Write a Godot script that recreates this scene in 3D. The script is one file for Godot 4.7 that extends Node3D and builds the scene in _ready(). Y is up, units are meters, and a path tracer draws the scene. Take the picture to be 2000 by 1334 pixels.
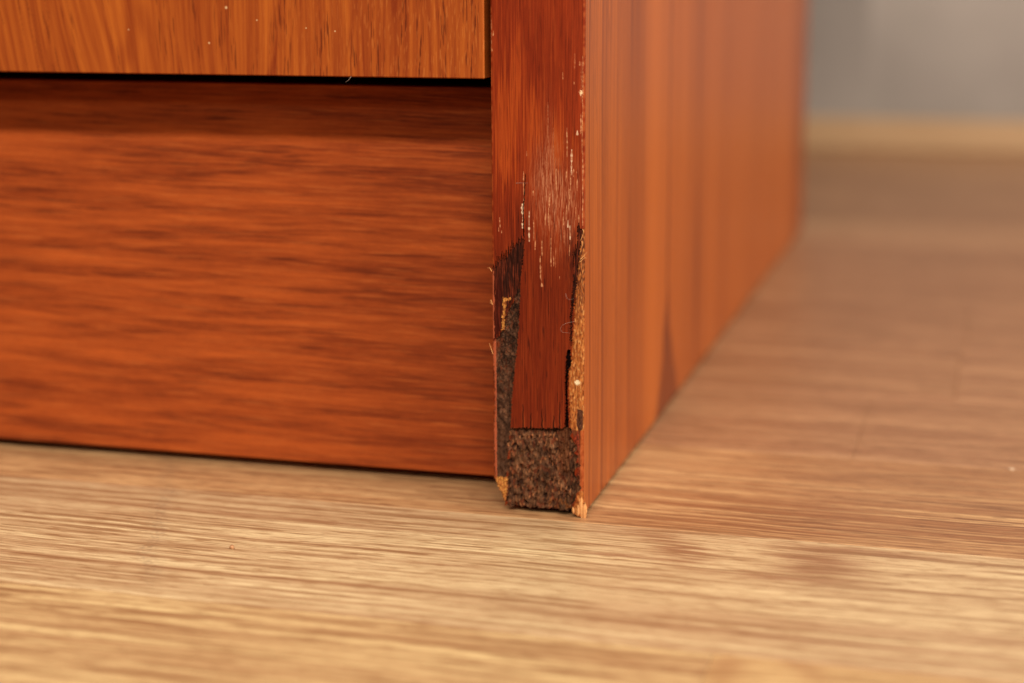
extends Node3D
# Corner of an old teak-veneered cabinet with a broken, water-stained panel end, standing on a three-strip laminate floor.
# Lengths inside the builders are millimetres; MM turns them into metres. x to the right, y up, z towards the viewer.
# The front edge of the cabinet's right side panel lies in the plane z = 0, its outer face in the plane x = 0.

const MM := 0.001
const BOTTOM := [-15.75,19.15,-4.41,19.93,-3.51,20.22,-2.38,19.06,-1.70,16.27,-1.24,12.90,-1.45,8.89,-0.99,6.06,-1.89,3.12,-3.01,-0.09,-8.95,-0.36,-15.85,-0.35,-17.46,1.84,-17.08,7.68,-16.70,14.05,-16.21,18.09]
const LEFT := [-17.34,41.14,-16.52,45.06,-15.61,46.22,-14.48,49.03,-14.02,50.15,-13.80,50.16,-13.92,46.85,-14.17,41.30,-14.77,34.58,-15.36,30.05,-15.84,24.37,-16.09,19.12,-16.21,18.09,-16.70,14.05,-17.08,7.68,-19.62,7.48,-19.82,11.51,-19.89,17.26,-19.62,22.99,-19.69,29.79,-19.99,34.28,-19.97,37.87,-18.48,39.40]
const FIBRE := [-15.55,59.05,-14.21,59.98,-12.87,60.90,-12.87,58.94,-13.22,55.66,-13.57,52.37,-14.02,50.15,-14.48,48.81,-15.61,46.55,-16.52,45.62,-17.00,41.15,-18.48,39.40,-19.97,37.87,-21.27,45.38,-21.20,53.67,-19.39,54.08,-18.25,56.54,-17.24,57.13,-15.89,57.73]
const GOLD := [0.99,62.93,-0.42,62.88,-0.74,60.50,-1.06,57.26,-1.48,52.91,-1.80,49.63,-2.01,46.34,-2.22,41.94,-2.54,37.50,-2.76,33.61,-3.31,32.46,-3.30,28.56,-3.07,24.08,-2.95,20.03,-2.38,19.06,-1.70,16.27,-1.24,12.90,-1.45,8.89,-0.99,6.06,-1.89,3.12,-3.01,-0.09,1.29,0.27]
const SLOT := [-3.65,37.11,-2.88,37.15,-2.76,33.61,-3.31,32.80,-3.53,28.54,-3.17,19.79,-4.07,19.73,-3.86,25.16,-3.98,30.75,-3.76,35.22]
const DARKR := [-1.52,62.95,-0.65,63.73,-0.32,62.88,-0.74,60.50,-1.06,57.26,-1.48,52.91,-2.02,49.07,-2.45,45.22,-2.66,38.60,-3.10,38.58,-2.90,46.29,-2.36,50.69,-2.15,55.05,-2.48,56.66,-2.05,58.30,-1.40,60.48]
const YELLOW := [-19.96,8.03,-16.96,7.92,-16.98,5.37,-17.46,1.84,-18.39,1.77,-19.52,5.17]
const CRACK := [-12.58,74.2,-12.62,71.0,-12.80,68.6,-13.00,66.6,-12.92,64.0,-12.90,61.11,-13.12,60.88,-13.18,64.4,-13.22,66.8,-12.98,69.0,-12.78,71.4,-12.66,74.0]
const GONE := [-22.76,6.89,-19.74,7.36,-19.05,5.79,-18.14,4.00,-17.46,1.96,-16.77,0.62,-15.39,-0.08,-15.40,-3.24,-22.85,-3.87]
const REDPATCH := [-2.60,17.12,-1.26,19.47,-0.92,16.33,-1.24,13.47,-0.78,10.09,-1.90,8.28,-3.04,9.11,-3.49,12.73]
const DARKPATCH := [-1.39,24.19,-0.27,23.93,-0.26,19.99,-1.04,19.04,-1.60,20.80]
const SLIVER := [-17.75,47.6,-15.9,47.75,-15.95,47.2,-17.0,46.7,-17.25,43.0,-17.4,40.6,-17.9,40.5,-18.0,43.0,-17.7,45.0]
const SCUFFS := [-13.04,74.55,67.59,0.22,1,-13.28,67.80,62.61,0.56,2,-11.85,66.34,59.85,0.39,2,-2.76,79.39,74.11,0.34,2,-2.96,74.31,70.91,0.25,1,-3.74,83.78,77.89,0.20,1,-3.84,75.35,73.22,0.22,1,-3.17,71.12,67.92,0.18,1,-1.58,83.30,82.36,0.34,2,-0.84,86.77,82.59,0.28,1,-0.52,86.98,78.60,0.18,1,-0.38,78.61,63.74,0.18,1,-6.02,75.28,70.82,0.22,1,-7.44,70.13,67.24,0.27,1,-7.66,67.23,63.47,0.18,1,-10.96,70.66,69.59,0.22,1,-10.86,64.43,60.11,0.20,1,-10.54,60.12,58.17,0.18,1,-9.10,60.18,56.92,0.20,1,-9.43,56.91,52.00,0.22,1,-9.22,54.74,50.37,0.13,0,-7.11,60.80,54.83,0.20,1,-6.56,57.03,54.86,0.16,1,-6.12,58.67,54.66,0.13,0,-3.49,64.70,63.09,0.25,2,-4.48,66.27,63.59,0.20,1,-3.05,63.64,60.63,0.20,2,-3.15,59.55,57.17,0.18,1,-4.36,62.52,59.82,0.18,0,-8.32,66.14,63.45,0.20,1,-7.55,64.55,62.40,0.18,0,-8.09,78.41,72.03,0.16,0,-8.86,77.33,71.48,0.16,0,-7.22,79.49,72.06,0.17,0,-6.67,83.72,75.27,0.13,0,-7.76,88.93,78.42,0.13,0,-2.17,98.86,95.77,0.22,0,-2.26,93.18,92.67,0.17,1,-1.09,97.33,96.51,0.22,1,-4.63,95.01,93.67,0.17,1,-18.20,64.71,62.54,0.17,1,-18.44,62.53,61.77,0.22,1,-17.88,62.01,61.47,0.22,1,-3.82,67.90,64.69,0.18,1,-2.32,75.39,73.80,0.22,1,-1.66,74.88,74.56,0.67,0,-1.55,73.29,70.96,0.20,1,-1.86,67.43,64.76,0.20,1,-5.34,52.73,52.19,0.17,1,-9.11,51.14,50.38,0.56,1,-1.20,65.85,63.71,0.34,1,-0.77,97.33,89.06,0.17,0,-0.45,98.37,86.98,0.13,1,-19.77,106.45,99.20,0.18,0,-19.36,103.35,102.32,0.17,1,-19.61,99.72,99.20,0.22,1,-12.36,78.83,77.77,0.17,0]

var n1 := FastNoiseLite.new()
var n2 := FastNoiseLite.new()
var cell := FastNoiseLite.new()
var polys := {}
var taken := {}


func _ready() -> void:
	# ---- camera, background, lamps, exposure
	var cam := Camera3D.new()
	cam.name = "camera"
	add_child(cam)
	cam.position = Vector3(0.08304, 0.11942, 0.35151)
	cam.rotation = Vector3(-0.218845, 0.273728, -0.005018)
	var lens := CameraAttributesPhysical.new()
	lens.frustum_focal_length = 61.79
	lens.frustum_near = 0.02
	lens.frustum_far = 20.0
	lens.frustum_focus_distance = 0.365
	lens.exposure_aperture = 7.6
	cam.attributes = lens
	cam.near = 0.02
	cam.far = 20.0
	cam.fov = 21.98
	cam.current = true

	var we := WorldEnvironment.new()
	we.name = "surroundings"
	var env := Environment.new()
	env.background_mode = Environment.BG_COLOR
	env.background_color = Color(0.80, 0.74, 0.68)
	env.background_energy_multiplier = 0.06
	env.tonemap_mode = Environment.TONE_MAPPER_LINEAR
	env.tonemap_exposure = 0.86
	env.sdfgi_enabled = true
	env.ssao_enabled = true
	env.ssil_enabled = true
	we.environment = env
	add_child(we)
	var tint := Color(1.0, 0.985, 0.96)
	area_lamp("long_lamp", Vector3(0.25, 1.33, 1.40), Vector3(0.25, 0.06, 0.0), Vector2(1.5, 0.12), 5.2, tint)
	area_lamp("far_lamp", Vector3(0.2, 1.03, 2.05), Vector3(0.2, 0.06, 0.0), Vector2(1.5, 0.14), 1.1, tint)
	area_lamp("ceiling_lamp", Vector3(0.5, 2.3, -0.25), Vector3(0.499, 0.0, -0.25), Vector2(1.1, 1.1), 1.7, tint)
	area_lamp("side_lamp", Vector3(1.7, 0.85, 0.45), Vector3(0.0, 0.05, -0.15), Vector2(0.9, 0.9), 4.0, tint)

	n1.noise_type = FastNoiseLite.TYPE_SIMPLEX_SMOOTH
	n1.seed = 11
	n1.frequency = 1.0
	n1.fractal_type = FastNoiseLite.FRACTAL_NONE
	n2.noise_type = FastNoiseLite.TYPE_SIMPLEX_SMOOTH
	n2.seed = 47
	n2.frequency = 1.0
	n2.fractal_type = FastNoiseLite.FRACTAL_FBM
	n2.fractal_octaves = 3
	cell.noise_type = FastNoiseLite.TYPE_CELLULAR
	cell.seed = 5
	cell.frequency = 1.0
	cell.cellular_return_type = FastNoiseLite.RETURN_CELL_VALUE
	cell.fractal_type = FastNoiseLite.FRACTAL_NONE
	for pair in [["bottom", BOTTOM], ["left", LEFT], ["fibre", FIBRE], ["gold", GOLD], ["slot", SLOT], ["dark_right", DARKR], ["yellow", YELLOW], ["crack", CRACK], ["gone", GONE], ["red", REDPATCH], ["dark_patch", DARKPATCH], ["sliver", SLIVER]]:
		var pts := PackedVector2Array()
		for i in pair[1].size() / 2:
			pts.append(Vector2(pair[1][2 * i], pair[1][2 * i + 1]))
		polys[pair[0]] = pts

	build_floor()
	build_wall()
	build_cabinet()
	build_small_things()


# ------------------------------------------------------------------ helpers

func area_lamp(called: String, at: Vector3, target: Vector3, size: Vector2, energy: float, tint: Color) -> void:
	var l := AreaLight3D.new()
	l.name = called
	l.area_size = size
	l.area_normalize_energy = true
	l.light_energy = energy
	l.light_color = tint
	l.area_range = 8.0
	l.shadow_enabled = true
	add_child(l)
	l.look_at_from_position(at, target)


func numbered(called: String, parent: Node) -> String:
	var key := str(parent.get_instance_id()) + called
	taken[key] = taken.get(key, -1) + 1
	return called if taken[key] == 0 else "%s_%03d" % [called, taken[key]]


func thing(called: String, label: String, category: String, at := Vector3.ZERO, group := "") -> Node3D:
	var o := Node3D.new()
	o.name = numbered(called, self)
	add_child(o, true)
	o.position = at
	tag(o, label, category, group)
	return o


func tag(o: Node, label: String, category: String, group := "") -> void:
	o.set_meta("label", label)
	o.set_meta("category", category)
	if group != "":
		o.set_meta("group", group)


func put(called: String, mesh: Mesh, m: Material, parent: Node = self) -> MeshInstance3D:
	var o := MeshInstance3D.new()
	o.name = numbered(called, parent)
	o.mesh = mesh
	o.material_override = m
	parent.add_child(o, true)
	return o


func quad(st: SurfaceTool, a: Vector3, b: Vector3, c: Vector3, d: Vector3, uv: Callable, outward: Vector3) -> void:
	# a b c d round the face in either sense; turned so that the front looks along outward
	var n := (c - a).cross(b - a)
	var order: Array = [a, b, c, a, c, d]
	if n.dot(outward) < 0.0:
		order = [a, c, b, a, d, c]
	for p in order:
		st.set_uv(uv.call(p))
		st.add_vertex(p * MM)


func tri(st: SurfaceTool, a: Vector3, b: Vector3, c: Vector3, uv: Callable, outward: Vector3) -> void:
	var n := (c - a).cross(b - a)
	var order: Array = [a, b, c] if n.dot(outward) >= 0.0 else [a, c, b]
	for p in order:
		st.set_uv(uv.call(p))
		st.add_vertex(p * MM)


func chamfer_box(lo: Vector3, hi: Vector3, c: float, uv: Callable) -> ArrayMesh:
	var st := SurfaceTool.new()
	st.begin(Mesh.PRIMITIVE_TRIANGLES)
	st.set_smooth_group(-1)
	chamfer_into(st, lo, hi, c, uv)
	st.generate_normals()
	return st.commit()


func chamfer_into(st: SurfaceTool, lo: Vector3, hi: Vector3, c: float, uv: Callable) -> void:
	var mid := (lo + hi) / 2.0
	var h := (hi - lo) / 2.0
	for ax in 3:
		var u := (ax + 1) % 3
		var v := (ax + 2) % 3
		for s in [-1.0, 1.0]:
			var n := Vector3.ZERO
			n[ax] = s
			var f: Array = []
			for q in [[-1, -1], [1, -1], [1, 1], [-1, 1]]:
				var p := mid
				p[ax] += s * h[ax]
				p[u] += q[0] * (h[u] - c)
				p[v] += q[1] * (h[v] - c)
				f.append(p)
			quad(st, f[0], f[1], f[2], f[3], uv, n)
	if c <= 0.0:
		return
	for ax in 3:   # edges along ax
		var u := (ax + 1) % 3
		var v := (ax + 2) % 3
		for su in [-1.0, 1.0]:
			for sv in [-1.0, 1.0]:
				var f: Array = []
				for q in [[-1, 0], [1, 0], [1, 1], [-1, 1]]:
					var p := mid
					p[ax] += q[0] * (h[ax] - c)
					p[u] += su * (h[u] - (c if q[1] == 1 else 0.0))
					p[v] += sv * (h[v] - (0.0 if q[1] == 1 else c))
					f.append(p)
				var n := Vector3.ZERO
				n[u] = su
				n[v] = sv
				quad(st, f[0], f[1], f[2], f[3], uv, n)
	for sx in [-1.0, 1.0]:
		for sy in [-1.0, 1.0]:
			for sz in [-1.0, 1.0]:
				var s := Vector3(sx, sy, sz)
				var k := mid + s * h
				tri(st, k - Vector3(0, sy * c, sz * c), k - Vector3(sx * c, 0, sz * c), k - Vector3(sx * c, sy * c, 0), uv, s)


func prism(outline: PackedVector2Array, z0: float, z1: float, uv: Callable) -> ArrayMesh:
	# convex outline in x, y, from z0 (back) to z1 (front)
	var st := SurfaceTool.new()
	st.begin(Mesh.PRIMITIVE_TRIANGLES)
	st.set_smooth_group(-1)
	var centre := Vector2.ZERO
	for p in outline:
		centre += p / outline.size()
	for i in outline.size():
		var a := outline[i]
		var b := outline[(i + 1) % outline.size()]
		var out := (a + b) / 2.0 - centre
		var e := (b - a).orthogonal()
		if e.dot(out) < 0.0:
			e = -e
		quad(st, Vector3(a.x, a.y, z0), Vector3(b.x, b.y, z0), Vector3(b.x, b.y, z1), Vector3(a.x, a.y, z1), uv, Vector3(e.x, e.y, 0))
		tri(st, Vector3(centre.x, centre.y, z1), Vector3(a.x, a.y, z1), Vector3(b.x, b.y, z1), uv, Vector3(0, 0, 1))
		tri(st, Vector3(centre.x, centre.y, z0), Vector3(a.x, a.y, z0), Vector3(b.x, b.y, z0), uv, Vector3(0, 0, -1))
	st.generate_normals()
	return st.commit()


func hair(points: Array, radius: float, taper := 0.3) -> ArrayMesh:
	# a thin round strand through points (mm)
	var curve := Curve3D.new()
	for i in points.size():
		var before: Vector3 = points[maxi(i - 1, 0)]
		var after: Vector3 = points[mini(i + 1, points.size() - 1)]
		var t: Vector3 = (after - before) / 6.0
		curve.add_point(points[i], -t, t)
	curve.bake_interval = maxf(curve.get_baked_length() / 24.0, 0.05)
	var baked := curve.get_baked_points()
	var st := SurfaceTool.new()
	st.begin(Mesh.PRIMITIVE_TRIANGLES)
	st.set_smooth_group(0)
	var flat := func(_p): return Vector2.ZERO
	var rings: Array = []
	for i in baked.size():
		var d := (baked[mini(i + 1, baked.size() - 1)] - baked[maxi(i - 1, 0)]).normalized()
		var u := d.cross(Vector3(0.31, 0.2, 0.93)).normalized()
		var v := d.cross(u)
		var r := radius * lerpf(1.0, taper, float(i) / (baked.size() - 1))
		var ring: Array = []
		for k in 5:
			var a := TAU * k / 5.0
			ring.append(baked[i] + (u * cos(a) + v * sin(a)) * r)
		rings.append(ring)
	for i in rings.size() - 1:
		for k in 5:
			var j := (k + 1) % 5
			quad(st, rings[i][k], rings[i][j], rings[i + 1][j], rings[i + 1][k], flat, rings[i][k] - baked[i] + rings[i][j] - baked[i])
	st.generate_normals()
	return st.commit()


func lump(size: Vector3, seed_at: float) -> ArrayMesh:
	# a small irregular crumb resting on y = 0 (mm)
	var st := SurfaceTool.new()
	st.begin(Mesh.PRIMITIVE_TRIANGLES)
	st.set_smooth_group(0)
	var flat := func(_p): return Vector2.ZERO
	var at := func(i: int, j: int) -> Vector3:
		var a := TAU * (i % 12) / 12.0
		var b := PI * j / 8.0
		var d := Vector3(cos(a) * sin(b), cos(b), sin(a) * sin(b))
		var r := 1.0 + 0.35 * n1.get_noise_3d(d.x * 1.3 + seed_at, d.y * 1.3, d.z * 1.3)
		return d * r * size * 0.5 + Vector3(0, size.y * 0.42, 0)
	for i in 12:
		for j in 8:
			var m: Vector3 = at.call(i, j) + at.call(i + 1, j + 1) - Vector3(0, size.y * 0.84, 0)
			quad(st, at.call(i, j), at.call(i + 1, j), at.call(i + 1, j + 1), at.call(i, j + 1), flat, m)
	st.generate_normals()
	return st.commit()


func paint(w: int, h: int, pixel: Callable) -> ImageTexture:
	# pixel(column, row) gives an sRGB colour
	var bytes := PackedByteArray()
	bytes.resize(w * h * 3)
	var k := 0
	for j in h:
		for i in w:
			var c: Color = pixel.call(i, j)
			bytes[k] = clampi(int(c.r * 255.0 + 0.5), 0, 255)
			bytes[k + 1] = clampi(int(c.g * 255.0 + 0.5), 0, 255)
			bytes[k + 2] = clampi(int(c.b * 255.0 + 0.5), 0, 255)
			k += 3
	var im := Image.create_from_data(w, h, false, Image.FORMAT_RGB8, bytes)
	im.generate_mipmaps()
	return ImageTexture.create_from_image(im)


func coated(tex: Texture2D, gain: Color, rough: float, spec := 0.5) -> StandardMaterial3D:
	var m := StandardMaterial3D.new()
	m.albedo_texture = tex
	m.albedo_color = gain
	m.roughness = rough
	m.metallic_specular = spec
	m.texture_filter = BaseMaterial3D.TEXTURE_FILTER_LINEAR_WITH_MIPMAPS_ANISOTROPIC
	return m


func lin(r: float, g: float, b: float) -> Color:
	return Color(r, g, b).linear_to_srgb()


func plain(c: Color, rough: float, spec := 0.5) -> StandardMaterial3D:
	var m := StandardMaterial3D.new()
	m.albedo_color = c
	m.roughness = rough
	m.metallic_specular = spec
	return m


func rgb(r: float, g: float, b: float) -> Color:
	return Color(r / 255.0, g / 255.0, b / 255.0)


func bump_of(freq: Vector2, octaves: int, seed_at: int) -> NoiseTexture2D:
	var n := FastNoiseLite.new()
	n.seed = seed_at
	n.noise_type = FastNoiseLite.TYPE_SIMPLEX_SMOOTH
	n.frequency = freq.x
	n.fractal_octaves = octaves
	var t := NoiseTexture2D.new()
	t.noise = n
	t.width = 512
	t.height = 512
	t.seamless = true
	return t


func blob(x: float, y: float, cx: float, cy: float, rx: float, ry: float) -> float:
	var a := (x - cx) / rx
	var b := (y - cy) / ry
	return exp(-(a * a + b * b))


# ------------------------------------------------------------------ floor

const STRIP := 63.6
const JOINT := 66.0   # z of the joint between the first and the second row


func floor_stain(x: float, z: float) -> float:
	# a grubby smear that crosses two rows of the floor
	var cx := -74.0 - 36.0 * clampf((58.0 - z) / 84.0, -0.2, 1.2) + 2.0 * n1.get_noise_2d(z * 0.06, 3.0)
	var along := smoothstep(-40.0, 0.0, z) * (1.0 - smoothstep(52.0, 66.0, z))
	return along * exp(-pow((x - cx) / 2.2, 2.0)) * (0.45 + 1.3 * n2.get_noise_2d(x * 0.7, z * 0.8))


func floor_pixel(x: float, z: float, kind: int) -> Color:
	# kind 0: orange strip nearest the camera; 1: pale knotty strip; 2: red-brown close-striped strip; 3 and up: strips further off
	var o := kind * 137.0
	var warp := 1.5 * n1.get_noise_2d(x * 0.007 + o, z * 0.016) + 0.3 * n1.get_noise_2d(x * 0.03, z * 0.05 + o)
	var t := z + warp
	var wide := n2.get_noise_2d(t * 0.05 + o, x * 0.0035)
	var band := n1.get_noise_2d(t * 0.20 + o, x * 0.005 + o)
	var thin := n1.get_noise_2d(t * 0.34 + o, x * 0.007 - o)
	var fine := n1.get_noise_2d(t * 0.75 + o, x * 0.010 + o)
	var hairy := n1.get_noise_2d(t * 3.0, x * 0.05 + o)
	# thin dark lines that follow the grain, some strong, some fading out
	var rings := 1.0 - smoothstep(0.03, 0.17, absf(n1.get_noise_2d(t * 0.125 + o, x * 0.0040 + 7.0)))
	rings = maxf(rings, 0.8 * (1.0 - smoothstep(0.03, 0.22, absf(n1.get_noise_2d(t * 0.21 - o, x * 0.0055 + 37.0)))))
	rings *= smoothstep(-0.45, 0.35, n1.get_noise_2d(x * 0.016 + o, t * 0.3 + 40.0))
	var dash := smoothstep(0.30, 0.62, n1.get_noise_2d(t * 0.95 + o, x * 0.030))
	var light := rgb(214, 168, 116)
	var dark := rgb(172, 116, 74)
	var deep := rgb(128, 80, 48)
	var s := 0.30
	var ring_share := 0.30
	if kind == 0:
		light = rgb(211, 165, 114)
		dark = rgb(164, 113, 75)
		s += 0.24 * band + 0.40 * thin + 0.30 * fine + 0.18 * wide
		s += 0.75 * blob(x, z, 42.0, 74.0, 3.0, 9.0) + 0.6 * blob(x - (z - 68.0) * 0.55, z, 53.0, 72.0, 3.0, 8.0)
	elif kind == 1:
		light = rgb(212, 169, 124)
		dark = rgb(158, 108, 74)
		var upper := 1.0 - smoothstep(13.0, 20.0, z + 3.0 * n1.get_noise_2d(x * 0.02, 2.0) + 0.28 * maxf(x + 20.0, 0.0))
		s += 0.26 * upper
		var left := 1.0 - smoothstep(-35.0, 20.0, x)
		s += lerpf(0.10, 0.14, left) * band + lerpf(0.10, 0.22, left) * thin + lerpf(0.12, 0.26, left) * fine + 0.16 * wide - 0.06 * left + 0.12 * hairy - 0.06
		s += 0.26 * smoothstep(34.0, 62.0, z) * (0.5 + band + 0.5 * thin)
		ring_share = lerpf(0.22, 0.34, left)
		# two brown figures in the grain, feathered along it
		var wob := 2.2 * n2.get_noise_2d(x * 0.10, z * 0.5)
		var far := 4.0 * n1.get_noise_2d(x * 0.02 + 3.0, z * 1.1)
		var k1 := blob(x + far, z, 20.0 + (z - 5.0) * 0.5 - absf(z - 14.0) * 0.5, 13.5, 4.5, 8.0)
		k1 += 0.8 * blob(x + far, z + wob, 10.0, 21.0, 13.0, 1.8)
		var k2 := blob(x + far, z + wob, 51.0 + (z - 12.0) * 0.3, 15.0, 7.5, 9.0) + 0.8 * blob(x + far, z + wob, 44.0, 25.5, 13.0, 2.4) + 0.7 * blob(x + far, z + wob, 64.0, 6.5, 14.0, 2.2)
		s += clampf(k1 + k2, 0.0, 1.2) * (1.0 + 0.55 * fine + 0.35 * hairy)
		s -= 0.32 * blob(x, z, -22.0, 22.0, 42.0, 3.0) - 0.10 * blob(x, z, 45.0, 6.0, 60.0, 4.0)
	elif kind == 2:
		light = rgb(207, 153, 103)
		dark = rgb(154, 98, 61)
		deep = rgb(108, 62, 36)
		var right := smoothstep(-25.0, 45.0, x + z * 0.3)
		light = rgb(210, 156, 106).lerp(light, right)
		dark = rgb(162, 103, 64).lerp(dark, right)
		var near := smoothstep(-46.0, -20.0, z)
		s += 0.24 * wide + 0.24 * band + 0.12 * fine + 0.16
		s += right * near * smoothstep(-10.0, 70.0, x + 30.0 + z * 0.6) * 0.22
		s += right * near * (0.50 * n1.get_noise_2d(t * 0.30, x * 0.006) + 0.34 * fine + 0.16)
		s += (1.0 - right) * (0.20 * thin - 0.06)
		s += 0.20 * smoothstep(-28.0, -50.0, z) * right + 0.10 * right
	else:
		light = rgb(206, 150, 104)
		dark = rgb(156, 101, 66)
		s += 0.24 * wide + 0.20 * band + 0.24 * thin + 0.10 * fine + 0.20
	var pores := smoothstep(0.28, 0.62, n1.get_noise_2d(t * 1.7 - o, x * 0.085)) * smoothstep(-0.3, 0.3, n1.get_noise_2d(x * 0.02, t * 0.15 + o))
	# single dark grain lines
	var lines := 0.0
	for q in 2:
		var gap := 3.4 if q == 0 else 5.3
		var k := floorf(t / gap)
		var off := 0.5 + 0.36 * sin(k * 12.9898 + o + q * 4.1)
		var wid := 0.34 + 0.22 * sin(k * 7.233 + q)
		var e := absf(t / gap - k - off) * gap
		var shown := smoothstep(-0.05, 0.35, n1.get_noise_2d(x * 0.024 + k * 3.7, k * 17.3 + o + q * 90.0))
		lines = maxf(lines, shown * (1.0 - smoothstep(wid, wid + 0.35, e)))
	var short := smoothstep(0.32, 0.60, n1.get_noise_2d(t * 1.25 + 2.0 * o, x * 0.15))
	s += 0.20 * dash + 0.09 * hairy + 0.10 * n1.get_noise_2d(t * 0.9, x * 0.11 + o)
	var c := light.lerp(dark, clampf(s, -0.2, 1.25))
	c = c.lerp(deep, clampf(ring_share * rings + 0.16 * dash + 0.34 * pores + 0.30 * short + (0.34 if kind == 2 else 0.45) * lines, 0.0, 0.75))
	if kind == 1 or kind == 2:
		c = c.lerp(rgb(92, 66, 52), clampf(0.26 * floor_stain(x, z), 0.0, 0.4))
	var grit := n1.get_noise_2d(x * 2.1, z * 5.0)
	return c * (1.0 + 0.04 * grit)


func floor_board(x0: float, x1: float, z0: float, z1: float, m: Material, parent: Node, flip := false) -> void:
	var c := 0.16
	var uv := func(p: Vector3) -> Vector2:
		var u := (p.x - x0) / (x1 - x0)
		return Vector2(1.0 - u if flip else u, (p.z - z0) / (z1 - z0))
	put("wood_strip", chamfer_box(Vector3(x0 + 0.03, -8.0, z0 + 0.03), Vector3(x1 - 0.03, 0.0, z1 - 0.03), c, uv), m, parent)


func build_floor() -> void:
	var fl := Node3D.new()
	fl.name = "floor"
	add_child(fl)
	fl.set_meta("kind", "structure")
	fl.set_meta("label", "brown three-strip wood laminate floor with fine grain under the cabinet")
	var gain := lin(1.04, 1.20, 1.20)
	var far_gain := lin(0.74, 0.77, 0.76)
	var under := func(_p): return Vector2.ZERO
	put("underlay", chamfer_box(Vector3(-1000, -20, -760), Vector3(1100, -7.0, 330), 0.0, under), plain(rgb(90, 60, 40), 0.8), fl)
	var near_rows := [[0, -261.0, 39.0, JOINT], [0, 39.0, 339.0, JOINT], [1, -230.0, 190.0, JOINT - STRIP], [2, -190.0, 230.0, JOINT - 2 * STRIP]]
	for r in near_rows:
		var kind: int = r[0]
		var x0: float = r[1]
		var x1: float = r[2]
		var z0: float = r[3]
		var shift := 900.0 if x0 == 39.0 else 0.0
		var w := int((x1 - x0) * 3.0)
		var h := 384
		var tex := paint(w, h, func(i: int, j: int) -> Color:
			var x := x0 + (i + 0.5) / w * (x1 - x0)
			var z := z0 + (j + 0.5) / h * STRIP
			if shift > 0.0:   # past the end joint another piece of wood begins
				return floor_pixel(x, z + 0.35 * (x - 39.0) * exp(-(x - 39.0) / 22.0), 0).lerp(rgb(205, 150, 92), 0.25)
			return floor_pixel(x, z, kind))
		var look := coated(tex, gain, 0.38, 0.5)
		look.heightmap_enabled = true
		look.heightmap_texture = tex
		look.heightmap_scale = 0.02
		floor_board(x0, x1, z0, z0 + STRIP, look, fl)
	var far_looks: Array = []
	for k in 3:
		var tex := paint(640, 128, func(i: int, j: int) -> Color: return floor_pixel(i * 0.66 + 77.0 * k, j * 0.5 + 31.0 * k, 3 + k))
		far_looks.append(coated(tex, [far_gain, far_gain * Color(0.96, 0.95, 0.95), far_gain * Color(1.03, 1.04, 1.05)][k], 0.40, 0.5))
	var rng := RandomNumberGenerator.new()
	rng.seed = 4
	for row in range(-4, 14):
		var z0 := JOINT - row * STRIP
		var x := -960.0 + rng.randf() * 200.0
		while x < 1000.0:
			var x1 := x + 420.0
			for r in near_rows:   # leave the key strips of the near rows free
				if absf(r[3] - z0) < 1.0:
					if x < r[2] and x1 > r[1]:
						if x < r[1] - 40.0:
							x1 = r[1]
						else:
							x = r[2]
							x1 = x + 420.0
			for r in near_rows:
				if absf(r[3] - z0) < 1.0 and x >= r[1] - 1.0 and x < r[2] - 1.0:
					x = r[2]
					x1 = x + 420.0
			var zb := maxf(z0, -745.0)
			floor_board(x, x1, zb, z0 + STRIP, far_looks[rng.randi() % 3], fl, rng.randf() < 0.5)
			x = x1


func build_wall() -> void:
	var w := thing("wall", "plain grey painted wall with a pale wooden skirting strip behind the cabinet", "wall", Vector3(0, 0, -0.746))
	var tex := paint(256, 128, func(i: int, j: int) -> Color:
		var v := n2.get_noise_2d(i * 0.03, j * 0.03) * 0.5 + n1.get_noise_2d(i * 0.008, j * 0.012)
		return rgb(150, 137, 125) * (1.0 + 0.13 * v))
	var m := coated(tex, Color(1, 1, 1), 0.75, 0.3)
	var uv := func(p: Vector3) -> Vector2: return Vector2(p.x / 700.0, -p.y / 350.0)
	put("plaster", chamfer_box(Vector3(-1000, -6, -60), Vector3(1100, 1300, 0), 0.0, uv), m, w)
	var wood := paint(512, 32, func(i: int, j: int) -> Color:
		return rgb(186, 148, 106).lerp(rgb(166, 128, 88), clampf(0.5 + 0.5 * n2.get_noise_2d(i * 0.01, j * 0.3), 0, 1)))
	var uv2 := func(p: Vector3) -> Vector2: return Vector2(p.x / 500.0, (p.y + p.z) / 40.0)
	put("skirting_board", chamfer_box(Vector3(-1000, 0.2, 0.1), Vector3(1100, 18.8, 16.5), 1.2, uv2), coated(wood, Color(1, 1, 1), 0.5), w)


# ------------------------------------------------------------------ teak

func teak_pores(a: float, along: float, o: float) -> float:
	# dark dashes that run along the grain
	return smoothstep(0.34, 0.66, n1.get_noise_2d(a * 2.6 + o, along * 0.11)) * smoothstep(-0.15, 0.35, n1.get_noise_2d(a * 0.22 + o, along * 0.02 + o))


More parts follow.
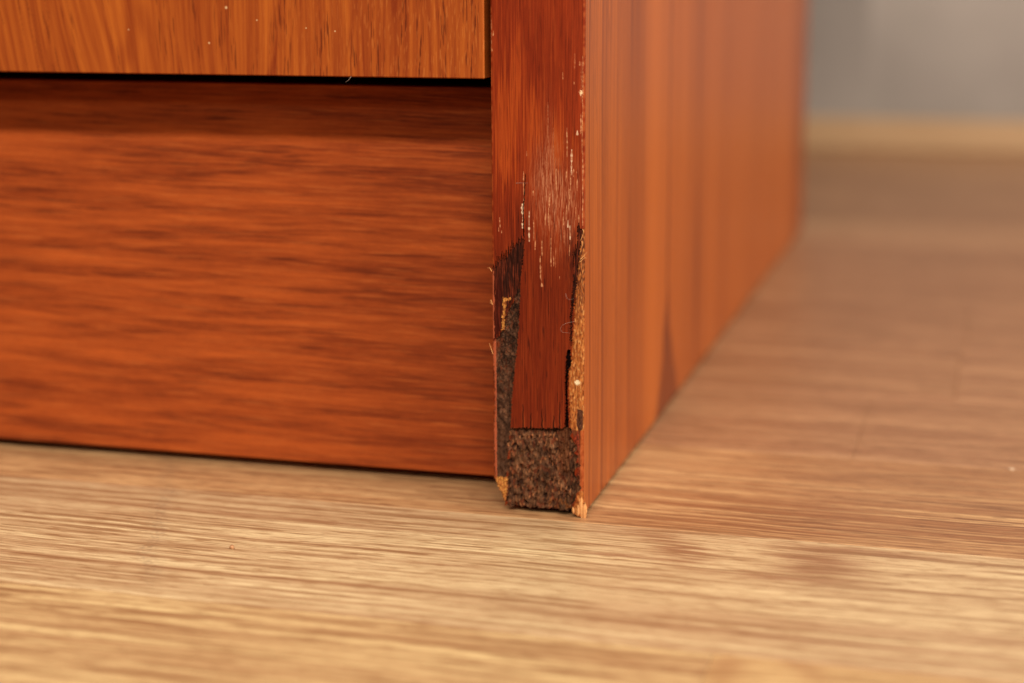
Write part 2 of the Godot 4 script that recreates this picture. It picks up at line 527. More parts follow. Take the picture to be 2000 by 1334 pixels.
func plinth_pixel(x: float, y: float) -> Color:
	var t := y + 0.7 * n1.get_noise_2d(x * 0.008, y * 0.03) + 0.08 * n1.get_noise_2d(x * 0.06, y * 0.2) + 0.016 * x
	var wide := n2.get_noise_2d(x * 0.006, t * 0.06)
	var band := n2.get_noise_2d(x * 0.016 + 40.0, t * 0.26)
	var streak := n1.get_noise_2d(x * 0.030, t * 0.95 + 9.0)
	var fine := n1.get_noise_2d(x * 0.060, t * 2.2)
	var mott := n1.get_noise_2d(x * 0.20, t * 0.5 + 70.0)
	var s := 0.40 + 0.26 * wide + 0.38 * band + 0.20 * streak + 0.18 * fine + 0.06 * mott
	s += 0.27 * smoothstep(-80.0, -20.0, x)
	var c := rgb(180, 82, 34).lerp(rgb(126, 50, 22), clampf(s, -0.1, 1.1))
	# short dark dashes, thicker in the darker bands
	var gather := smoothstep(-0.25, 0.35, band + 0.5 * wide)
	var dash := smoothstep(0.26, 0.60, n1.get_noise_2d(x * 0.052 + 5.0, t * 1.45)) * gather
	c = c.lerp(rgb(98, 38, 19), 0.50 * dash)
	c = c.lerp(rgb(84, 32, 17), 0.55 * smoothstep(0.40, 0.66, n1.get_noise_2d(x * 0.045 - 20.0, t * 1.9)) * gather)
	c = c.lerp(rgb(198, 106, 52), 0.30 * smoothstep(0.35, 0.7, n1.get_noise_2d(x * 0.06 + 90.0, t * 1.6)))
	return c * (1.0 + 0.04 * n1.get_noise_2d(x * 0.5, t * 4.5))


func door_pixel(x: float, y: float) -> Color:
	var lean := 0.16 * smoothstep(-75.0, -125.0, x)
	var t := x + y * lean + 0.6 * n1.get_noise_2d(x * 0.05, y * 0.02)
	var wide := n2.get_noise_2d(t * 0.05, y * 0.004)
	var band := n2.get_noise_2d(t * 0.30, y * 0.012)
	var line := n1.get_noise_2d(t * 1.05, y * 0.02)
	var fine := n1.get_noise_2d(t * 3.2, y * 0.10)
	var right := smoothstep(-90.0, -30.0, x)
	var rings := (1.0 - smoothstep(0.02, 0.20, absf(n1.get_noise_2d(t * 0.19 + 8.0, y * 0.012)))) * smoothstep(-0.4, 0.3, n1.get_noise_2d(t * 0.1, 60.0))
	var s := 0.36 + 0.28 * rings + 0.28 * wide + 0.36 * band + 0.22 * line + 0.10 * fine + 0.10 * right
	var c := rgb(192, 98, 36).lerp(rgb(138, 54, 22), clampf(s, 0.0, 1.0))
	c = c.lerp(rgb(88, 32, 15), lerpf(0.40, 0.75, right) * teak_pores(t, y, 3.0))
	c = c.lerp(rgb(222, 140, 74), lerpf(0.04, 0.30, right) * smoothstep(0.40, 0.72, n1.get_noise_2d(t * 2.4 + 50.0, y * 0.22)))
	# dust specks
	for d in [[-83.0, 100.3, 0.20], [-78.7, 107.8, 0.28], [-71.7, 105.2, 0.16], [-60.5, 103.6, 0.14], [-54.0, 103.0, 0.16], [-102.0, 103.0, 0.14]]:
		var q: float = Vector2(x - d[0], y - d[1]).length() / d[2]
		if q < 1.6:
			c = c.lerp(rgb(236, 200, 160), 0.85 * (1.0 - smoothstep(0.7, 1.5, q)))
	return c


func side_pixel(z: float, y: float) -> Color:
	# z runs from 0 at the front edge to -410 at the back
	var d := -z
	var t := d + 0.7 * n1.get_noise_2d(d * 0.02, y * 0.012) + 0.012 * y
	var wide := n2.get_noise_2d(t * 0.018, y * 0.002)
	var band := n2.get_noise_2d(t * 0.075, y * 0.003 + 20.0)
	var line := n1.get_noise_2d(t * 0.55, y * 0.006)
	var fine := n1.get_noise_2d(t * 1.8, y * 0.02)
	var near := 1.0 - smoothstep(15.0, 90.0, d)
	var s := 0.34 + 0.16 * wide + 0.14 * band + 0.26 * near * line + 0.20 * near * fine
	for g in [[2.6, 0.35, 0.25], [5.8, 0.4, 0.5], [9.5, 0.5, 0.28], [13.0, 0.4, 0.22], [18.0, 1.2, 0.30], [21.5, 0.5, 0.40], [33.0, 0.7, 0.25], [47.5, 1.6, 0.42], [54.0, 4.5, 0.34], [62.0, 2.2, 0.22], [141.0, 5.0, 0.40], [152.0, 2.0, 0.2], [395.0, 20.0, 0.50], [190.0, 6.0, 0.12], [262.0, 9.0, 0.18]]:
		s += g[2] * exp(-pow((t - g[0]) / g[1], 2.0)) * (1.15 + 0.5 * n1.get_noise_2d(g[0], y * 0.02))
	# pointed dark flame that widens towards the floor
	var drop := maxf(0.0, 33.0 - y)
	var half := 1.3 + 0.20 * drop + 0.0085 * drop * drop
	var f := absf(d - 95.0 - 0.05 * drop + 1.2 * n1.get_noise_2d(y * 0.09, 5.0)) / half + 0.10 * n1.get_noise_2d(t * 0.5, y * 0.06)
	var contour := 0.5 + 0.5 * sin(f * 9.0)
	s += (1.0 - 0.34 * contour * smoothstep(28.0, 14.0, y)) * (1.0 - smoothstep(0.72, 1.2, f)) * (1.0 - 0.45 * smoothstep(30.0, 75.0, y))
	s -= 0.16 * exp(-pow((t - 78.0) / 9.0, 2.0))
	var c := rgb(190, 98, 44).lerp(rgb(124, 52, 22), clampf(s, 0.0, 1.15))
	c = c.lerp(rgb(92, 36, 16), 0.30 * near * teak_pores(t, y, 60.0))
	return c


# ------------------------------------------------------------------ the broken front edge of the side panel

enum {VENEER, CHIPBOARD, GREY, GOLD_WOOD, TORN, YELLOW_CHIP, DEEP, NOTHING}


func inside(which: String, x: float, y: float) -> bool:
	return Geometry2D.is_point_in_polygon(Vector2(x, y), polys[which])


func edge_class(x: float, y: float) -> int:
	if y > 81.0:
		return VENEER
	var jx := x + 0.16 * n1.get_noise_2d(x * 2.0, y * 1.6) + 0.10 * n1.get_noise_2d(x * 5.0, y * 4.0)
	var jy := y + 0.25 * n1.get_noise_2d(x * 2.0 + 30.0, y * 1.6)
	var fy := y + 1.5 * n1.get_noise_2d(x * 3.2, y * 0.06 + 8.0)   # torn along the grain
	if y < 1.45 + 0.4 * n2.get_noise_2d(x * 0.9, 4.0) - 1.15 * smoothstep(-3.4, -0.8, x):
		return NOTHING
	if y < 9.0 and inside("gone", jx, jy):
		return NOTHING
	if inside("crack", x + 0.06 * n1.get_noise_2d(3.0, y * 1.2), y) or (y < 40.0 and inside("slot", jx, jy)):
		return DEEP
	if y < 70.0:
		if inside("yellow", jx, jy) or inside("sliver", jx, jy):
			return YELLOW_CHIP
		if y < 21.0 and inside("bottom", jx + 0.9 * n1.get_noise_2d(x * 0.5, y * 0.4 + 3.0), jy):
			return CHIPBOARD
		if inside("gold", jx, jy):
			return GOLD_WOOD
		if inside("dark_right", jx, fy):
			return TORN
		if inside("left", jx, jy):
			return GREY
		if inside("fibre", jx, fy):
			return TORN
	return VENEER


func edge_height(kind: int, x: float, y: float) -> float:
	match kind:
		VENEER:
			var e := minf(x + 20.0, -x)
			var r := 0.4
			var z := 0.02 * n1.get_noise_2d(x * 2.2, y * 0.08) + 0.012 * n1.get_noise_2d(x * 5.0, y * 0.3)
			z -= 0.05 * smoothstep(60.0, 45.0, y) * smoothstep(-9.0, -14.0, x)
			if e < r:
				var q := r - maxf(e, 0.0)
				z -= r - sqrt(maxf(r * r - q * q, 0.0))
			return z
		CHIPBOARD:
			var bx := x + 0.35 * n1.get_noise_2d(x * 0.8, y * 0.8 + 5.0) + 0.12 * n1.get_noise_2d(x * 3.0, y * 3.0)
			var z := -0.85 - 0.50 * smoothstep(0.05, 0.55, n2.get_noise_2d(x * 0.62 + 60.0, y * 0.40)) + 0.26 * n1.get_noise_2d(x * 1.15 + 9.0, y * 0.45)
			z += 0.14 * n1.get_noise_2d(x * 2.6, y * 1.6) + 0.12 * cell.get_noise_2d(bx * 1.05, y * 0.40 + 0.3 * n1.get_noise_2d(x * 1.3, y))
			z += 0.22 * smoothstep(0.45, 0.55, cell.get_noise_2d(bx * 0.80 + 40.0, y * 0.46 + 0.4 * n1.get_noise_2d(x * 0.9, y * 0.7)))
			return z
		GREY:
			return -0.62 + 0.36 * n2.get_noise_2d(x * 0.8, y * 0.5) + 0.13 * n1.get_noise_2d(x * 3.4, y * 2.8)
		GOLD_WOOD:
			var z := -0.40 + 0.16 * n1.get_noise_2d(x * 1.6, y * 0.4) + 0.07 * n1.get_noise_2d(x * 3.4, y * 1.1)
			return z - 0.25 * smoothstep(-0.7, 0.0, x)
		TORN:
			var z := -0.34 + 0.20 * n1.get_noise_2d(x * 3.2, y * 0.16) + 0.10 * n1.get_noise_2d(x * 5.5, y * 0.7)
			return z - 0.2 * smoothstep(-19.4, -20.0, x) - 0.25 * smoothstep(-0.7, -0.1, x)
		YELLOW_CHIP:
			return -0.35 + 0.22 * n1.get_noise_2d(x * 1.8, y * 1.0) + 0.12 * n1.get_noise_2d(x * 4.0, y * 2.6)
	return -1.35 + 0.1 * n1.get_noise_2d(x * 3.0, y * 1.0)


func edge_pixel(x: float, y: float) -> Color:
	var kind := edge_class(x, y)
	var c := Color.BLACK
	match kind:
		CHIPBOARD, NOTHING:
			var bx := x + 0.35 * n1.get_noise_2d(x * 0.8, y * 0.8 + 5.0) + 0.12 * n1.get_noise_2d(x * 3.0, y * 3.0)
			var v := cell.get_noise_2d(bx * 1.05, y * 0.40 + 0.3 * n1.get_noise_2d(x * 1.3, y))
			c = rgb(92, 58, 41).lerp(rgb(122, 82, 58), clampf(0.5 + 0.7 * v, 0, 1))
			c = c.lerp(rgb(46, 24, 16), smoothstep(0.12, 0.50, n2.get_noise_2d(x * 0.62 + 60.0, y * 0.40)) * 0.8)
			c = c.lerp(rgb(52, 28, 18), smoothstep(0.34, 0.66, n1.get_noise_2d(x * 1.7 + 20.0, y * 0.7)) * 0.6)
			c = c.lerp(rgb(150, 100, 66), 0.45 * smoothstep(0.1, 0.6, n1.get_noise_2d(x * 3.2, y * 0.5 + 60.0)))
			c = c.lerp(rgb(206, 132, 82), 0.75 * smoothstep(0.42, 0.66, n1.get_noise_2d(x * 1.8, y * 0.7 + 33.0)))
			c = c.lerp(rgb(140, 62, 36), 0.5 * smoothstep(0.25, 0.6, n1.get_noise_2d(x * 0.9 + 80.0, y * 0.5)))
			var flake := cell.get_noise_2d(bx * 0.80 + 40.0, y * 0.46 + 0.4 * n1.get_noise_2d(x * 0.9, y * 0.7))
			c = c.lerp(rgb(158, 108, 72), 0.62 * smoothstep(0.45, 0.55, flake) * (0.7 + 0.5 * n1.get_noise_2d(x * 4.0, y * 0.8)))
			c = c * (1.0 + 0.42 * n2.get_noise_2d(x * 0.22 + 7.0, y * 0.20))
			c = c.lerp(rgb(52, 26, 16), 0.6 * blob(x, y, -9.0, 19.6, 6.0, 1.0))
			if x > -6.2 and x < -3.2 and y > 8.0:   # a patch that split into fine upright lines
				c = c.lerp(rgb(88, 44, 26).lerp(rgb(168, 100, 58), clampf(0.5 + 1.2 * n1.get_noise_2d(x * 6.0, y * 0.2), 0, 1)), 0.55 * smoothstep(-6.2, -5.2, x) * smoothstep(8.0, 11.0, y))
			if y < 4.0 and x > -8.0:
				c = c.lerp(rgb(176, 104, 54), 0.7 * smoothstep(0.1, 0.5, n1.get_noise_2d(x * 1.2 + 4.0, y * 0.5)))
		GREY:
			c = rgb(122, 82, 60).lerp(rgb(86, 55, 39), clampf(0.5 + 0.9 * n2.get_noise_2d(x * 0.7, y * 0.35), 0, 1))
			c = c.lerp(rgb(34, 22, 15), 0.7 * smoothstep(24.0, 40.0, y) * smoothstep(-0.2, 0.4, n2.get_noise_2d(x * 1.5, y * 1.2)))
			c = c.lerp(rgb(58, 36, 25), 0.6 * smoothstep(0.3, 0.6, n1.get_noise_2d(x * 1.8 + 11.0, y * 1.0)))
			c = c.lerp(rgb(166, 122, 86), 0.6 * smoothstep(0.42, 0.7, n1.get_noise_2d(x * 3.4, y * 2.2)))
			c = c.lerp(rgb(126, 58, 34), 0.5 * smoothstep(0.3, 0.6, n1.get_noise_2d(x * 1.6 + 20.0, y * 0.7)) * smoothstep(22.0, 28.0, y))
			c = c * (1.0 + 0.5 * n2.get_noise_2d(x * 0.6 + 17.0, y * 0.30))
			c = c.lerp(rgb(112, 74, 52).lerp(rgb(64, 40, 28), smoothstep(0.0, 0.5, n2.get_noise_2d(x * 1.1, y * 0.6 + 9.0))), 0.6 * smoothstep(22.0, 16.0, y))
			c = c.lerp(rgb(168, 76, 42), 0.9 * blob(x, y, -18.9, 37.2, 0.5, 0.9))
		GOLD_WOOD:
			c = rgb(196, 116, 54).lerp(rgb(160, 84, 36), clampf(0.5 + 0.9 * n1.get_noise_2d(x * 1.6, y * 0.5), 0, 1))
			c = c.lerp(rgb(232, 168, 98), 0.6 * smoothstep(0.25, 0.6, n1.get_noise_2d(x * 2.4 + 7.0, y * 0.6)))
			c = c.lerp(rgb(104, 50, 24), 0.65 * smoothstep(0.30, 0.6, n1.get_noise_2d(x * 3.2, y * 0.9 + 50.0)))
			c = c.lerp(rgb(92, 46, 26), 0.85 * smoothstep(40.0, 54.0, y) * smoothstep(0.25, -0.25, n1.get_noise_2d(x * 3.0, y * 0.6)))
			if inside("dark_patch", x, y):
				c = rgb(84, 48, 30) * (1.0 + 0.35 * n1.get_noise_2d(x * 3.0, y * 2.0))
			if inside("red", x, y):
				c = rgb(124, 50, 28) * (1.0 + 0.4 * n1.get_noise_2d(x * 2.0, y * 1.4))
			elif y < 19.5 and y > 6.0:
				c = c.lerp(rgb(172, 78, 36) if x > -0.8 else rgb(96, 46, 28), 0.75)
			c = c.lerp(rgb(250, 226, 180), 1.0 - smoothstep(0.5, 0.8, Vector2((x + 1.41) * 1.0, (y - 30.0) * 1.3).length() + 0.3 * n1.get_noise_2d(x * 4.0, y * 4.0)))
		TORN:
			c = rgb(70, 34, 23).lerp(rgb(146, 62, 36), smoothstep(0.0, 0.55, n1.get_noise_2d(x * 3.2, y * 0.12)))
			c = c.lerp(rgb(26, 11, 8), 0.7 * smoothstep(0.2, 0.6, n1.get_noise_2d(x * 4.5 + 30.0, y * 0.2)))
			c = c.lerp(rgb(104, 34, 20), 0.6 * smoothstep(-17.4, -18.6, x) * smoothstep(54.5, 49.0, y))
		YELLOW_CHIP:
			c = rgb(216, 148, 70).lerp(rgb(176, 104, 48), clampf(0.5 + n1.get_noise_2d(x * 1.6, y * 0.8), 0, 1))
			c = c.lerp(rgb(140, 72, 28), 0.7 * smoothstep(0.25, 0.55, n1.get_noise_2d(x * 3.0 + 12.0, y * 1.6)))
		DEEP:
			c = rgb(26, 10, 7)
		VENEER:
			c = edge_veneer(x, y)
	return c


func edge_veneer(x: float, y: float) -> Color:
	var wide := n2.get_noise_2d(x * 0.22, y * 0.012)
	var grain := n2.get_noise_2d(x * 1.1 + 15.0, y * 0.035)
	var line := n1.get_noise_2d(x * 3.6, y * 0.06)
	var fine := n1.get_noise_2d(x * 5.6, y * 0.35)
	var s := 0.45 + 0.28 * wide + 0.40 * grain + 0.22 * line + 0.12 * fine
	var c := rgb(152, 57, 24).lerp(rgb(110, 35, 14), clampf(s, 0.0, 1.0))
	# orange flames where the stain is worn thin
	var flame := blob(x, y, -17.0, 83.0, 2.6, 12.0) + 0.75 * blob(x, y, -14.2, 96.0, 1.5, 9.0) + 0.8 * blob(x, y, -10.6, 84.5, 2.0, 7.5) + 0.7 * blob(x, y, -5.8, 81.0, 1.6, 7.0) + 0.35 * blob(x, y, -2.4, 80.0, 1.4, 6.0)
	flame = smoothstep(0.30, 0.62, flame + 0.42 * n1.get_noise_2d(x * 1.9, y * 0.035) + 0.15 * line)
	c = c.lerp(rgb(182, 84, 32).lerp(rgb(160, 66, 26), clampf(0.5 + line, 0, 1)), 0.8 * flame)
	c = c.lerp(rgb(176, 78, 34), 0.40 * smoothstep(0.2, 0.6, n1.get_noise_2d(x * 2.8 + 90.0, y * 0.05)))
	c = c * (1.0 - 0.14 * smoothstep(66.0, 52.0, y))
	# pores
	c = c.lerp(rgb(66, 20, 10), 0.22 * smoothstep(0.42, 0.70, n1.get_noise_2d(x * 3.4 + 40.0, y * 0.12)))
	c = c.lerp(rgb(50, 16, 9), 0.5 * smoothstep(0.62, 0.80, n1.get_noise_2d(x * 2.2 - 40.0, y * 0.13)) * (0.3 + 0.7 * smoothstep(80.0, 70.0, y)))
	# darker, dirtier lower down on the tongue's sides and beside the crack
	c = c.lerp(rgb(74, 24, 14), 0.55 * blob(x, y, -14.5, 64.0, 2.6, 6.0) * (0.6 + line))
	c = c.lerp(rgb(58, 20, 12), 0.7 * blob(x, y, -2.6, 57.0, 1.2, 7.0) * (0.7 + fine))
	for q in [[-13.3, 5.0, 0.10], [-11.55, 3.2, 0.13], [-9.05, 4.2, 0.12], [-6.5, 3.0, 0.13], [-5.2, 6.0, 0.10]]:
		var up: float = (y - 19.6) / q[1]
		if up < 1.0:
			var off := absf(x - q[0] - 0.12 * n1.get_noise_2d(y * 0.6, q[0]))
			c = c.lerp(rgb(34, 13, 8), 0.9 * (1.0 - smoothstep(q[2] * (1.0 - up), q[2] * (1.0 - up) + 0.10, off)))
			c = c.lerp(rgb(190, 96, 48), 0.5 * smoothstep(0.8, 0.2, up) * (1.0 - smoothstep(0.05, 0.16, absf(x - q[0] - 0.28))))
	# rubbed, greyed zone
	var rub := blob(x, y, -8.2, 73.5, 3.2, 7.5) + 0.6 * blob(x, y, -5.0, 66.0, 4.0, 8.0) + 0.35 * blob(x, y, -7.6, 84.0, 1.2, 8.0) + 0.5 * blob(x, y, -2.4, 70.0, 1.8, 6.0)
	c = c.lerp(rgb(192, 132, 104), clampf(rub * (0.34 + 0.5 * n1.get_noise_2d(x * 4.2, y * 0.25) + 0.2 * n1.get_noise_2d(x * 7.0, y * 1.2)), 0.0, 0.75))
	# hundreds of tiny pale scratches in the rubbed zone
	var scratch := maxf(smoothstep(0.46, 0.66, n1.get_noise_2d(x * 5.4 + 70.0, y * 0.12)), smoothstep(0.5, 0.7, n1.get_noise_2d(x * 7.5 - 70.0, y * 0.25)))
	c = c.lerp(rgb(226, 176, 142), 0.55 * scratch * clampf(blob(x, y, -6.0, 69.0, 5.5, 11.0) * 1.3 - 0.15, 0.0, 1.0))
	# worn arris on both sides
	c = c.lerp(rgb(196, 108, 60), 0.55 * smoothstep(-19.45, -19.75, x) * clampf(0.6 + n1.get_noise_2d(3.0, y * 0.5), 0, 1))
	c = c.lerp(rgb(190, 110, 60), 0.5 * smoothstep(-0.55, -0.25, x) * clampf(0.5 + 1.2 * n1.get_noise_2d(9.0, y * 0.6), 0, 1))
	return c


func draw_scuffs(im: Image, px: float, py: float, high: float) -> void:
	# single long scratches, drawn onto the finished picture of the veneer
	var tones := [rgb(186, 120, 88), rgb(222, 168, 128), rgb(246, 228, 204)]
	for i in SCUFFS.size() / 5:
		var x: float = SCUFFS[5 * i]
		var y1: float = SCUFFS[5 * i + 1]
		var y0: float = SCUFFS[5 * i + 2]
		var w: float = SCUFFS[5 * i + 3] * (0.75 if SCUFFS[5 * i + 4] == 2 else 0.6)
		var tone: Color = tones[SCUFFS[5 * i + 4]]
		for row in range(int((high - y1) * py), int((high - y0) * py) + 1):
			var y := high - row / py
			var f := clampf((y - y0) / (y1 - y0), 0.0, 1.0)
			var wander := 0.06 * n1.get_noise_2d(y * 0.30, i * 7.3)
			var half := w * (0.55 + 0.7 * n1.get_noise_2d(y * 0.9, i * 3.1)) * minf(1.0, 4.0 * minf(f, 1.0 - f) + 0.35)
			for col in range(int((x + wander - half + 20.0) * px) - 1, int((x + wander + half + 20.0) * px) + 2):
				if col < 0 or col >= im.get_width() or row < 0 or row >= im.get_height():
					continue
				var d := absf(col / px - 20.0 - x - wander)
				var a := (1.0 - smoothstep(half * 0.5, half + 0.07, d)) * clampf(0.85 + 0.6 * n1.get_noise_2d(y * 1.4, i * 5.0), 0.3, 1.0)
				im.set_pixel(col, row, im.get_pixel(col, row).lerp(tone, a * 0.92))
	for row in range(int((high - 91.9) * py), int((high - 90.2) * py)):   # a bare chip in the finish
		for col in range(int(18.3 * px), int(19.8 * px)):
			var x := col / px - 20.0
			var y := high - row / py
			var d := Vector2((x + 0.78) * 1.1, (y - 91.05) * 0.75).length() + 0.25 * n1.get_noise_2d(x * 4.0, y * 3.0)
			im.set_pixel(col, row, im.get_pixel(col, row).lerp(rgb(250, 222, 184), 1.0 - smoothstep(0.32, 0.42, d)))


func edge_part(kinds: Array, classes: PackedByteArray, nx: int, ny: int, sx: float, sy: float, uv: Callable) -> ArrayMesh:
	# one patch of the broken edge: every cell of the given kinds as relief, with walls going down round its outline
	var st := SurfaceTool.new()
	st.begin(Mesh.PRIMITIVE_TRIANGLES)
	var heights := PackedFloat32Array()
	heights.resize((nx + 1) * (ny + 1))
	heights.fill(99.0)
	var at := func(i: int, j: int) -> Vector3:
		var x := -20.0 + i * sx
		var y := 0.3 + j * sy
		var k := j * (nx + 1) + i
		if heights[k] > 50.0:
			heights[k] = edge_height(kinds[0], x, y)
		return Vector3(x, y, heights[k])
	for j in ny:
		for i in nx:
			if not classes[j * nx + i] in kinds:
				continue
			var a: Vector3 = at.call(i, j)
			var b: Vector3 = at.call(i + 1, j)
			var c: Vector3 = at.call(i + 1, j + 1)
			var d: Vector3 = at.call(i, j + 1)
			st.set_smooth_group(0)
			quad(st, a, b, c, d, uv, Vector3(0, 0, 1))
			st.set_smooth_group(-1)
			for e in [[-1, 0, a, d], [1, 0, b, c], [0, -1, a, b], [0, 1, d, c]]:
				var ii: int = i + e[0]
				var jj: int = j + e[1]
				if ii >= 0 and ii < nx and jj >= 0 and jj < ny and classes[jj * nx + ii] in kinds:
					continue
				var p: Vector3 = e[2]
				var q: Vector3 = e[3]
				var deep := -0.78 if p.x > -0.001 and q.x > -0.001 else -1.75
				quad(st, p, q, Vector3(q.x, q.y, deep), Vector3(p.x, p.y, deep), uv, Vector3(e[0], e[1], 0))
	st.generate_normals()
	return st.commit()


func build_cabinet() -> void:
	var cab := thing("cabinet", "old orange-brown teak veneer cabinet with a broken, blackened corner on the side panel's lower edge", "cabinet")
	# textures
	var pw := 1600
	var ph := 576
	var plinth_tex := paint(pw, ph, func(i: int, j: int) -> Color: return plinth_pixel(-300.0 + 281.0 * (i + 0.5) / pw, 92.0 * (1.0 - (j + 0.5) / ph)))
	var door_tex := paint(1792, 256, func(i: int, j: int) -> Color: return door_pixel(-300.0 + 279.0 * (i + 0.5) / 1792.0, 93.0 + 40.0 * (1.0 - (j + 0.5) / 256.0)))
	var side_tex := paint(1536, 192, func(i: int, j: int) -> Color: return side_pixel(4.0 - 418.0 * (i + 0.5) / 1536.0, 128.0 * (1.0 - (j + 0.5) / 192.0)))
	var ew := 256
	var eh := 1536
	var edge_tex := paint(ew, eh, func(i: int, j: int) -> Color: return edge_pixel(-20.0 + 20.0 * (i + 0.5) / ew, 128.0 * (1.0 - (j + 0.5) / eh)))
	var im := edge_tex.get_image()
	im.clear_mipmaps()
	draw_scuffs(im, ew / 20.0, eh / 128.0, 128.0)
	im.generate_mipmaps()
	edge_tex = ImageTexture.create_from_image(im)
	var plinth_look := coated(plinth_tex, lin(0.82, 0.83, 0.74), 0.50, 0.2)
	var door_look := coated(door_tex, lin(0.72, 0.71, 0.60), 0.48, 0.2)
	var side_look := coated(side_tex, lin(1.0, 0.96, 0.50), 0.36, 0.4)
	var edge_look := coated(edge_tex, lin(0.74, 0.62, 0.48), 0.48, 0.2)
	var raw_look := coated(edge_tex, lin(0.45, 0.43, 0.40), 0.85, 0.15)
	var gold_look := coated(edge_tex, lin(0.70, 0.68, 0.66), 0.8, 0.2)
	var hidden := plain(rgb(96, 52, 30), 0.7, 0.3)

	# the right side panel
	var panel := Node3D.new()
	panel.name = "side_panel"
	cab.add_child(panel)
	var side_uv := func(p: Vector3) -> Vector2: return Vector2((4.0 - p.z) / 418.0, 1.0 - p.y / 128.0)
	put("side_veneer", chamfer_box(Vector3(-0.7, 0.85, -410), Vector3(0, 450, -0.8), 0.03, side_uv), side_look, panel)
	var body := PackedVector2Array([Vector2(-0.72, 2.0), Vector2(-0.72, 449.9), Vector2(-19.3, 449.9), Vector2(-19.3, 7.0), Vector2(-17.4, 2.6), Vector2(-16.4, 2.0)])
	var edge_uv := func(p: Vector3) -> Vector2: return Vector2((p.x + 20.0) / 20.0, 1.0 - (100.0 + pingpong(p.y - 128.0, 28.0) if p.y > 128.0 else p.y) / 128.0)
	put("panel_core", prism(body, -13.0, -1.7, edge_uv), raw_look, panel)
	put("panel_core", chamfer_box(Vector3(-19.3, 2.0, -409.9), Vector3(-0.72, 449.9, -13.0), 0.0, edge_uv), hidden, panel)
	put("inner_veneer", chamfer_box(Vector3(-20, 7.4, -13.0), Vector3(-19.32, 449.95, -0.42), 0.08, edge_uv), plain(rgb(150, 66, 30), 0.45), panel)
	put("inner_veneer", chamfer_box(Vector3(-20, 0.6, -409.9), Vector3(-19.32, 449.95, -13.02), 0.0, edge_uv), plain(rgb(150, 66, 30), 0.45), panel)
	# its front edge: relief up to y = 83, plain veneer above
	var nx := 128
	var ny := 530
	var sx := 20.0 / nx
	var sy := 82.7 / ny
	var classes := PackedByteArray()
	classes.resize(nx * ny)
	for j in ny:
		for i in nx:
			var x := -20.0 + (i + 0.5) * sx
			var k := edge_class(x, 0.3 + (j + 0.5) * sy)
			if x < -19.38 and (k == CHIPBOARD or k == GREY):
				k = NOTHING
			classes[j * nx + i] = k
	put("edge_veneer", edge_part([VENEER], classes, nx, ny, sx, sy, edge_uv), edge_look, panel)
	var chip := put("chipboard_core", edge_part([CHIPBOARD, DEEP], classes, nx, ny, sx, sy, edge_uv), raw_look, panel)
	chip.set_meta("label", "rough blackened chipboard at the foot of the panel")
	var grey := put("chipboard_core", edge_part([GREY], classes, nx, ny, sx, sy, edge_uv), raw_look, panel)
	grey.set_meta("label", "grey-brown chipboard laid bare along the left of the edge")
	var gold := put("torn_wood", edge_part([GOLD_WOOD], classes, nx, ny, sx, sy, edge_uv), gold_look, panel)
	gold.set_meta("label", "golden torn wood along the right of the edge")
	var yellow := put("torn_wood", edge_part([YELLOW_CHIP], classes, nx, ny, sx, sy, edge_uv), gold_look, panel)
	yellow.set_meta("label", "yellow splintered wood on the left of the edge")
	var torn := put("torn_veneer", edge_part([TORN], classes, nx, ny, sx, sy, edge_uv), raw_look, panel)
	torn.set_meta("label", "black-brown fibres where the veneer tore off")
	var st := SurfaceTool.new()
	st.begin(Mesh.PRIMITIVE_TRIANGLES)
	st.set_smooth_group(0)
	var strip := [-20.0, -19.9, -19.75, -19.45, -15.0, -10.0, -5.0, -0.4, -0.25, -0.1, 0.0]
	for k in 42:
		var y0 := 83.0 + k * (450.0 - 83.0) / 42.0
		var y1 := 83.0 + (k + 1) * (450.0 - 83.0) / 42.0
		for i in strip.size() - 1:
			var za := edge_height(VENEER, strip[i], 9000.0)
			var zb := edge_height(VENEER, strip[i + 1], 9000.0)
			quad(st, Vector3(strip[i], y0, za), Vector3(strip[i + 1], y0, zb), Vector3(strip[i + 1], y1, zb), Vector3(strip[i], y1, za), edge_uv, Vector3(0, 0, 1))
		st.set_smooth_group(-1)
		for side in [-20.0, 0.0]:
			var z := edge_height(VENEER, side, 9000.0)
			quad(st, Vector3(side, y0, z), Vector3(side, y1, z), Vector3(side, y1, -0.78 if side == 0.0 else -0.42), Vector3(side, y0, -0.78 if side == 0.0 else -0.42), edge_uv, Vector3(side + 10.0, 0, 0))
		st.set_smooth_group(0)
	st.generate_normals()
	put("edge_veneer", st.commit(), edge_look, panel)
	# splinters and fibres that stand out from the broken edge
	var pale := plain(rgb(206, 142, 84), 0.8, 0.2)
	var rng := RandomNumberGenerator.new()
	rng.seed = 21
	for s in [[-0.35, 0.5, 1.0, 4.6], [0.25, 0.3, 0.9, 3.4], [-1.1, 0.5, 0.7, 2.6], [-2.2, 0.9, 0.6, 2.2], [0.55, 0.9, 0.5, 2.2]]:
		var o := put("splinter", lump(Vector3(s[2], s[3], 0.7), s[0] * 9.0), pale, panel)
		o.position = Vector3(s[0], s[1], -0.55) * MM
		o.rotation.z = rng.randf_range(-0.08, 0.08)
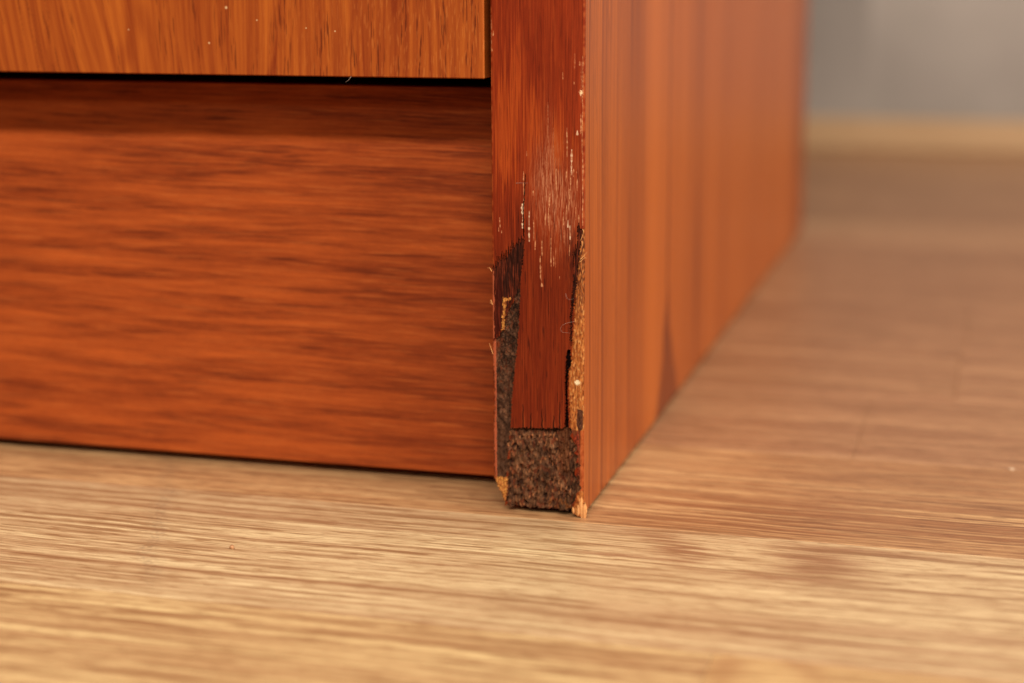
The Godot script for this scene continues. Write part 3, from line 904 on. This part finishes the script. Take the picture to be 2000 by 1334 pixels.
	for s in [[[-0.32, 62.88], [-0.10, 62.46], [-0.35, 61.6], [-0.74, 60.5]], [[-0.73, 56.6], [-0.07, 57.3], [0.69, 58.2]], [[-0.9, 56.0], [0.1, 56.9], [0.5, 56.8]], [[-20.0, 53.2], [-20.5, 53.9], [-21.0, 53.8]], [[-19.95, 35.2], [-20.2, 36.2], [-20.7, 37.5]], [[-19.9, 46.0], [-20.3, 47.0], [-20.4, 46.2]], [[-0.3, 87.0], [-0.5, 84.5], [-0.75, 82.0]], [[-0.5, 60.4], [-0.4, 59.6], [-0.6, 58.9]]]:
		var pts: Array = []
		for q in s:
			pts.append(Vector3(q[0], q[1], -0.2 + rng.randf() * 0.35))
		put("splinter", hair(pts, 0.09, 0.4), pale, panel)

	# plinth, door and the rest of the carcass
	var plinth_uv := func(p: Vector3) -> Vector2: return Vector2((p.x + 300.0) / 281.0, 1.0 - p.y / 92.0)
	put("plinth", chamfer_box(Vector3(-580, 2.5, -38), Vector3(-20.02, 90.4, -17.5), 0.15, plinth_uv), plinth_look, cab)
	var door_uv := func(p: Vector3) -> Vector2: return Vector2((p.x + 300.0) / 279.0, 1.0 - (p.y - 93.0) / 40.0)
	put("door", chamfer_box(Vector3(-578, 93.51, -18), Vector3(-21.34, 446, 0), 0.22, door_uv), door_look, cab)
	var grey_uv := func(_p): return Vector2.ZERO
	put("bottom_board", chamfer_box(Vector3(-580, 96, -400), Vector3(-20.03, 112, -40), 0.0, grey_uv), hidden, cab)
	put("back_board", chamfer_box(Vector3(-580, 4, -408), Vector3(-20.03, 450, -401), 0.0, grey_uv), hidden, cab)
	put("top_board", chamfer_box(Vector3(-600, 450.1, -410), Vector3(0, 468, 0), 0.3, door_uv), door_look, cab)
	put("side_panel", chamfer_box(Vector3(-600, 0.5, -410), Vector3(-580.1, 450, 0), 0.3, side_uv), side_look, cab)


func build_small_things() -> void:
	var crumb := put("wood_crumb", lump(Vector3(1.0, 0.95, 0.9), 3.0), plain(rgb(176, 122, 78), 0.7))
	crumb.position = Vector3(-65.0, 0, 37.3) * MM
	tag(crumb, "tiny orange-brown wood crumb on the floor before the plinth", "crumb")
	var speck := put("pale_crumb", lump(Vector3(1.5, 0.45, 0.9), 8.0), plain(rgb(205, 172, 138), 0.8))
	speck.position = Vector3(88.6, 0, -61.0) * MM
	tag(speck, "small blurred whitish crumb on a floor joint at right", "crumb")
	var dust := plain(rgb(170, 140, 120), 0.8, 0.2)
	var a := put("dust_hair", hair([Vector3(-50.6, 93.6, 0.1), Vector3(-51.1, 92.9, 0.35), Vector3(-51.9, 92.4, 0.2)], 0.05), dust)
	tag(a, "short grey dust hair hanging from the door's lower edge", "hair")
	var b := put("dust_hair", hair([Vector3(-3.9, 49.2, 0.12), Vector3(-3.5, 48.3, 0.5), Vector3(-2.9, 48.0, 0.5), Vector3(-1.9, 48.3, 0.1)], 0.024), dust)
	tag(b, "fine curled dust hair on the panel edge, higher of two", "hair")
	var c := put("dust_hair", hair([Vector3(-2.0, 43.3, 0.1), Vector3(-3.9, 42.8, 0.5), Vector3(-4.9, 41.8, 0.4), Vector3(-4.5, 41.0, 0.5), Vector3(-3.1, 40.8, 0.1)], 0.024), dust)
	tag(c, "fine looped dust hair on the panel edge, lower of two", "hair")
	var d := put("dust_hair", hair([Vector3(-14.6, 72.1, 0.1), Vector3(-13.4, 72.2, 0.25), Vector3(-12.1, 72.2, 0.08)], 0.03), dust)
	tag(d, "short straight dust hair across the panel edge beside the crack", "hair")
